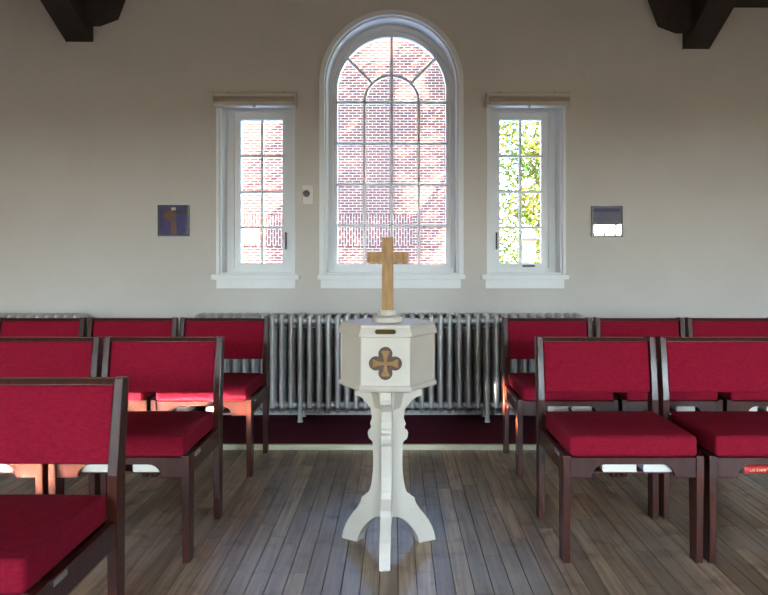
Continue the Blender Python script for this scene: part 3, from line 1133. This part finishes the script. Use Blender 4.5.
for k in range(3):
    a = -PI / 2 + 2 * PI / 3 * k
    lg = prism('leg', prof, 'y', -0.020, 0.020, CW, ob, 0.0015) if leg0 is None else bpy.data.objects.new('leg', leg0.data)
    if leg0 is not None:
        C.objects.link(lg)
        lg.parent = ob
    leg0 = leg0 or lg
    lg.rotation_euler = (0, 0, a)
    lg.scale = (0.94, 1, 1)
    # carved scroll on both sides of the foot
    for s in (-1, 1):
        bm = bmesh.new()
        pp = []
        for j in range(15):
            an = math.radians(150 - 330 * j / 14)
            rr = 0.022 * (1 - 0.6 * j / 14)
            pp.append(Vector((0.112 + rr * math.cos(an), s * 0.0202, 0.150 + rr * math.sin(an))))
        for p, q in zip(pp[:-1], pp[1:]):
            bm_tube(bm, p, q, 0.0024, seg=5)
        from_bm('scroll', bm, CW, lg)
    # narrow moulding wrapped over the knee of the leg
for k in range(3):
    a = -PI / 2 + 2 * PI / 3 * k

# ------------------------------------------------------------------ wooden cross standing on the box
cr = thing('standing_cross', 'plain oak cross on a round white stepped base on the offering box', 'cross', (-0.033, 2.800, 0.905), math.radians(-1.5))
bm = bmesh.new()
bm_lathe(bm, [(0.062, 0.0), (0.062, 0.012), (0.059, 0.018), (0.052, 0.020), (0.044, 0.023), (0.037, 0.026), (0.036, 0.042), (0.033, 0.046), (0.0, 0.046)], 36)
from_bm('base', bm, CW, cr, True, 35)
cpts = [(-0.022, 0.044), (0.022, 0.044), (0.022, 0.232), (0.082, 0.232), (0.082, 0.276), (0.022, 0.276), (0.022, 0.335), (-0.022, 0.335), (-0.022, 0.276), (-0.082, 0.276), (-0.082, 0.232), (-0.022, 0.232)]
prism('cross', cpts, 'y', -0.017, 0.017, M['gold_wood'], cr, 0.0015)


# ------------------------------------------------------------------ wall fittings
def picture(cx, cz, label, glare_washed=False):
    t = thing('framed_picture', label, 'picture', (cx, WALL_Y, cz), 0, 'small square framed pictures on the window wall')
    h = 0.113
    ring('frame', rect_outline(-h, h, -h, h), rect_outline(-h + 0.008, h - 0.008, -h + 0.008, h - 0.008), -0.020, -0.001, M['black_frame'], t, smooth_angle=20)
    pr = box('print', -h + 0.007, h - 0.007, -0.010, -0.002, -h + 0.007, h - 0.007, M['print_glare'] if glare_washed else M['print_blue'], t)  # second variant carries the reflection's pale wash as its print colour
    if not glare_washed:
        prism('printed_bar', [(-0.095, 0.050), (0.095, 0.055), (0.095, 0.078), (-0.095, 0.070)], 'y', -0.0106, -0.0095, M['print_olive'], pr)
        prism('printed_disc', [(-0.028 + 0.047 * math.cos(2 * PI * k / 20), 0.038 + 0.040 * math.sin(2 * PI * k / 20)) for k in range(20)], 'y', -0.0110, -0.0095, M['print_tan'], pr)
        prism('printed_shaft', [(-0.022, -0.100), (0.024, -0.100), (0.018, 0.0), (-0.016, 0.0)], 'y', -0.0108, -0.0095, M['print_tan'], pr)
        box('printed_label', -0.016, 0.016, -0.0109, -0.0095, 0.076, 0.096, M['book_white'], pr)
    else:
        box('printed_band', -0.095, 0.095, -0.0106, -0.0095, 0.070, 0.094, M['print_blue'], pr)
    box('pane', -h + 0.007, h - 0.007, -0.0155, -0.0130, -h + 0.007, h - 0.007, M['picture_glass'], t)
    return t


picture(-1.617, 1.436, 'small square framed blue print left of the windows')
picture(1.533, 1.430, 'small square framed print with window reflections right of the windows', True)

th = thing('wall_control', 'white wall plate with a round black dial left of the arched window', 'wall control', (-0.640, WALL_Y, 1.625))
box('plate', -0.040, 0.040, -0.020, 0, -0.068, 0.068, M['white_plate'], th, 0.004)
bm = bmesh.new()
bm_tube(bm, (-0.010, -0.018, 0.008), (-0.010, -0.032, 0.008), 0.026, 0.024, seg=24)
from_bm('dial', bm, M['black'], th, True, 40)

# ------------------------------------------------------------------ outside: court, brick building, tree, lamp post
struct(box('ground', -20, 24, WALL_Y + WALL_T, 40, -0.7, -0.5, M['bounce_ground']), 'unseen court ground outside the windows, coloured to bounce light inside')
bb = thing('brick_building', 'red brick building across the court behind the windows', 'building', (-8, 20.0, -0.5))
box('wall', -9, 9.95, 0, 4.0, 0, 9.4, M['brick'], bb)
for (x0, x1, z0, z1) in ((6.33, 8.47, 2.05, 2.94), (3.0 - 1.4, 5.0, 2.05, 2.94)):
    box('soldier_course', x0, x1, -0.02, 0.1, z0, z1, M['soldier'], bb)
box('stone_panel', 3.57, 4.08, -0.03, 0.1, 2.12, 2.60, M['stone'], bb)
box('coping', -9.1, 10.05, -0.10, 4.1, 9.4, 9.58, M['stone'], bb, 0.01)


def leaf_cloud(name, blobs, count, size, mat, parent, seed):
    rnd = random.Random(seed)
    verts, faces = [], []
    tot = sum(b[3] for b in blobs)
    for (bx, by, bz, wgt, rx, ry, rz) in blobs:
        for _ in range(int(count * wgt / tot)):
            while True:
                p = Vector((rnd.uniform(-1, 1), rnd.uniform(-1, 1), rnd.uniform(-1, 1)))
                if 0.25 < p.length < 1:
                    break
            c = Vector((bx + p.x * rx, by + p.y * ry, bz + p.z * rz))
            u = Vector((rnd.gauss(0, 1), rnd.gauss(0, 1), rnd.gauss(0, 1))).normalized()
            v = u.orthogonal().normalized()
            v = Matrix.Rotation(rnd.uniform(0, 2 * PI), 3, u) @ v
            w = u.cross(v)
            s = size * rnd.uniform(0.6, 1.3)
            k = len(verts)
            verts += [c - v * s, c + w * s * 0.45 + u * s * 0.1, c + v * s, c - w * s * 0.45 + u * s * 0.1]
            faces.append((k, k + 1, k + 2, k + 3))
    me = bpy.data.meshes.new(name)
    me.from_pydata([tuple(v) for v in verts], [], faces)
    me.update()
    o = link(name, me, mat, parent)
    o['kind'] = 'stuff'
    return o


def tree(loc, label, blobs, count, trunk, seed, size=0.055):
    t = thing('tree', label, 'tree', loc)
    bm = bmesh.new()
    for p, q, r0, r1 in trunk:
        bm_tube(bm, p, q, r0, r1, seg=8)
    from_bm('trunk', bm, M['bark'], t, True)
    leaf_cloud('foliage', blobs, count, size, M['leaf'], t, seed)


tree((3.2, 13.6, -0.5), 'yellow green leafy tree behind the right narrow window',
     [(-0.7, 0, 2.2, 2, 0.9, 0.8, 0.9), (0.2, 0.2, 1.6, 2, 1.1, 0.8, 0.9), (0.0, 0, 3.1, 3, 1.2, 1.0, 1.0), (-0.4, 0.2, 4.1, 3, 1.1, 1.0, 1.0), (0.7, 0.2, 3.9, 3, 1.2, 1.0, 1.0), (0.1, 0, 5.2, 3, 1.2, 1.1, 1.0), (0.8, 0, 2.6, 2, 0.9, 0.9, 0.9)],
     21000, [((0.1, 0.2, 0), (0.0, 0.1, 2.2), 0.16, 0.12), ((0.0, 0.1, 2.2), (0.3, 0, 4.6), 0.12, 0.04), ((0.0, 0.1, 2.0), (-0.6, 0, 3.6), 0.07, 0.03)], 3)
rnd = random.Random(21)
clumps = []
for _ in range(52):
    a, b = rnd.uniform(-1, 1), rnd.uniform(-1, 1)
    r = rnd.uniform(0.28, 0.55)
    clumps.append((a * 3.4, rnd.uniform(-0.4, 0.4), 9.3 + b * 3.3, 1, r * 1.25, r, r * 1.25))
tree((4.9, 17.2, -0.5), 'tall leafy tree in the court shading the brick wall', clumps,
     8000, [((0, 0, 0), (0, 0, 5.8), 0.24, 0.17), ((0, 0, 5.8), (0.2, 0, 11.5), 0.17, 0.05), ((0, 0, 5.4), (-2.6, 0.1, 9.4), 0.10, 0.03), ((0, 0, 5.6), (2.6, 0.1, 9.6), 0.10, 0.03)], 5, 0.11)

lp = thing('lamp_post', 'white garden lamp post seen through the right narrow window', 'lamp post', (2.26, 12.0, -0.5))
bm = bmesh.new()
bm_lathe(bm, [(0.10, 0), (0.10, 0.12), (0.055, 0.18), (0.050, 1.50), (0.075, 1.54), (0.10, 1.62)], 12)
from_bm('post', bm, M['lamp_white'], lp, True, 40)
bm = bmesh.new()
bm_lathe(bm, [(0.13, 1.62), (0.145, 1.64), (0.155, 1.80), (0.150, 1.81)], 4, PI / 4)
from_bm('lower_band', bm, M['lamp_white'], lp)
bm = bmesh.new()
bm_lathe(bm, [(0.150, 1.81), (0.175, 2.02)], 4, PI / 4)
from_bm('lantern_glass', bm, M['lamp_glass'], lp)
bm = bmesh.new()
bm_lathe(bm, [(0.215, 2.02), (0.220, 2.045), (0.06, 2.20), (0.03, 2.24), (0.0, 2.27)], 4, PI / 4)
from_bm('lantern_roof', bm, M['lamp_white'], lp)
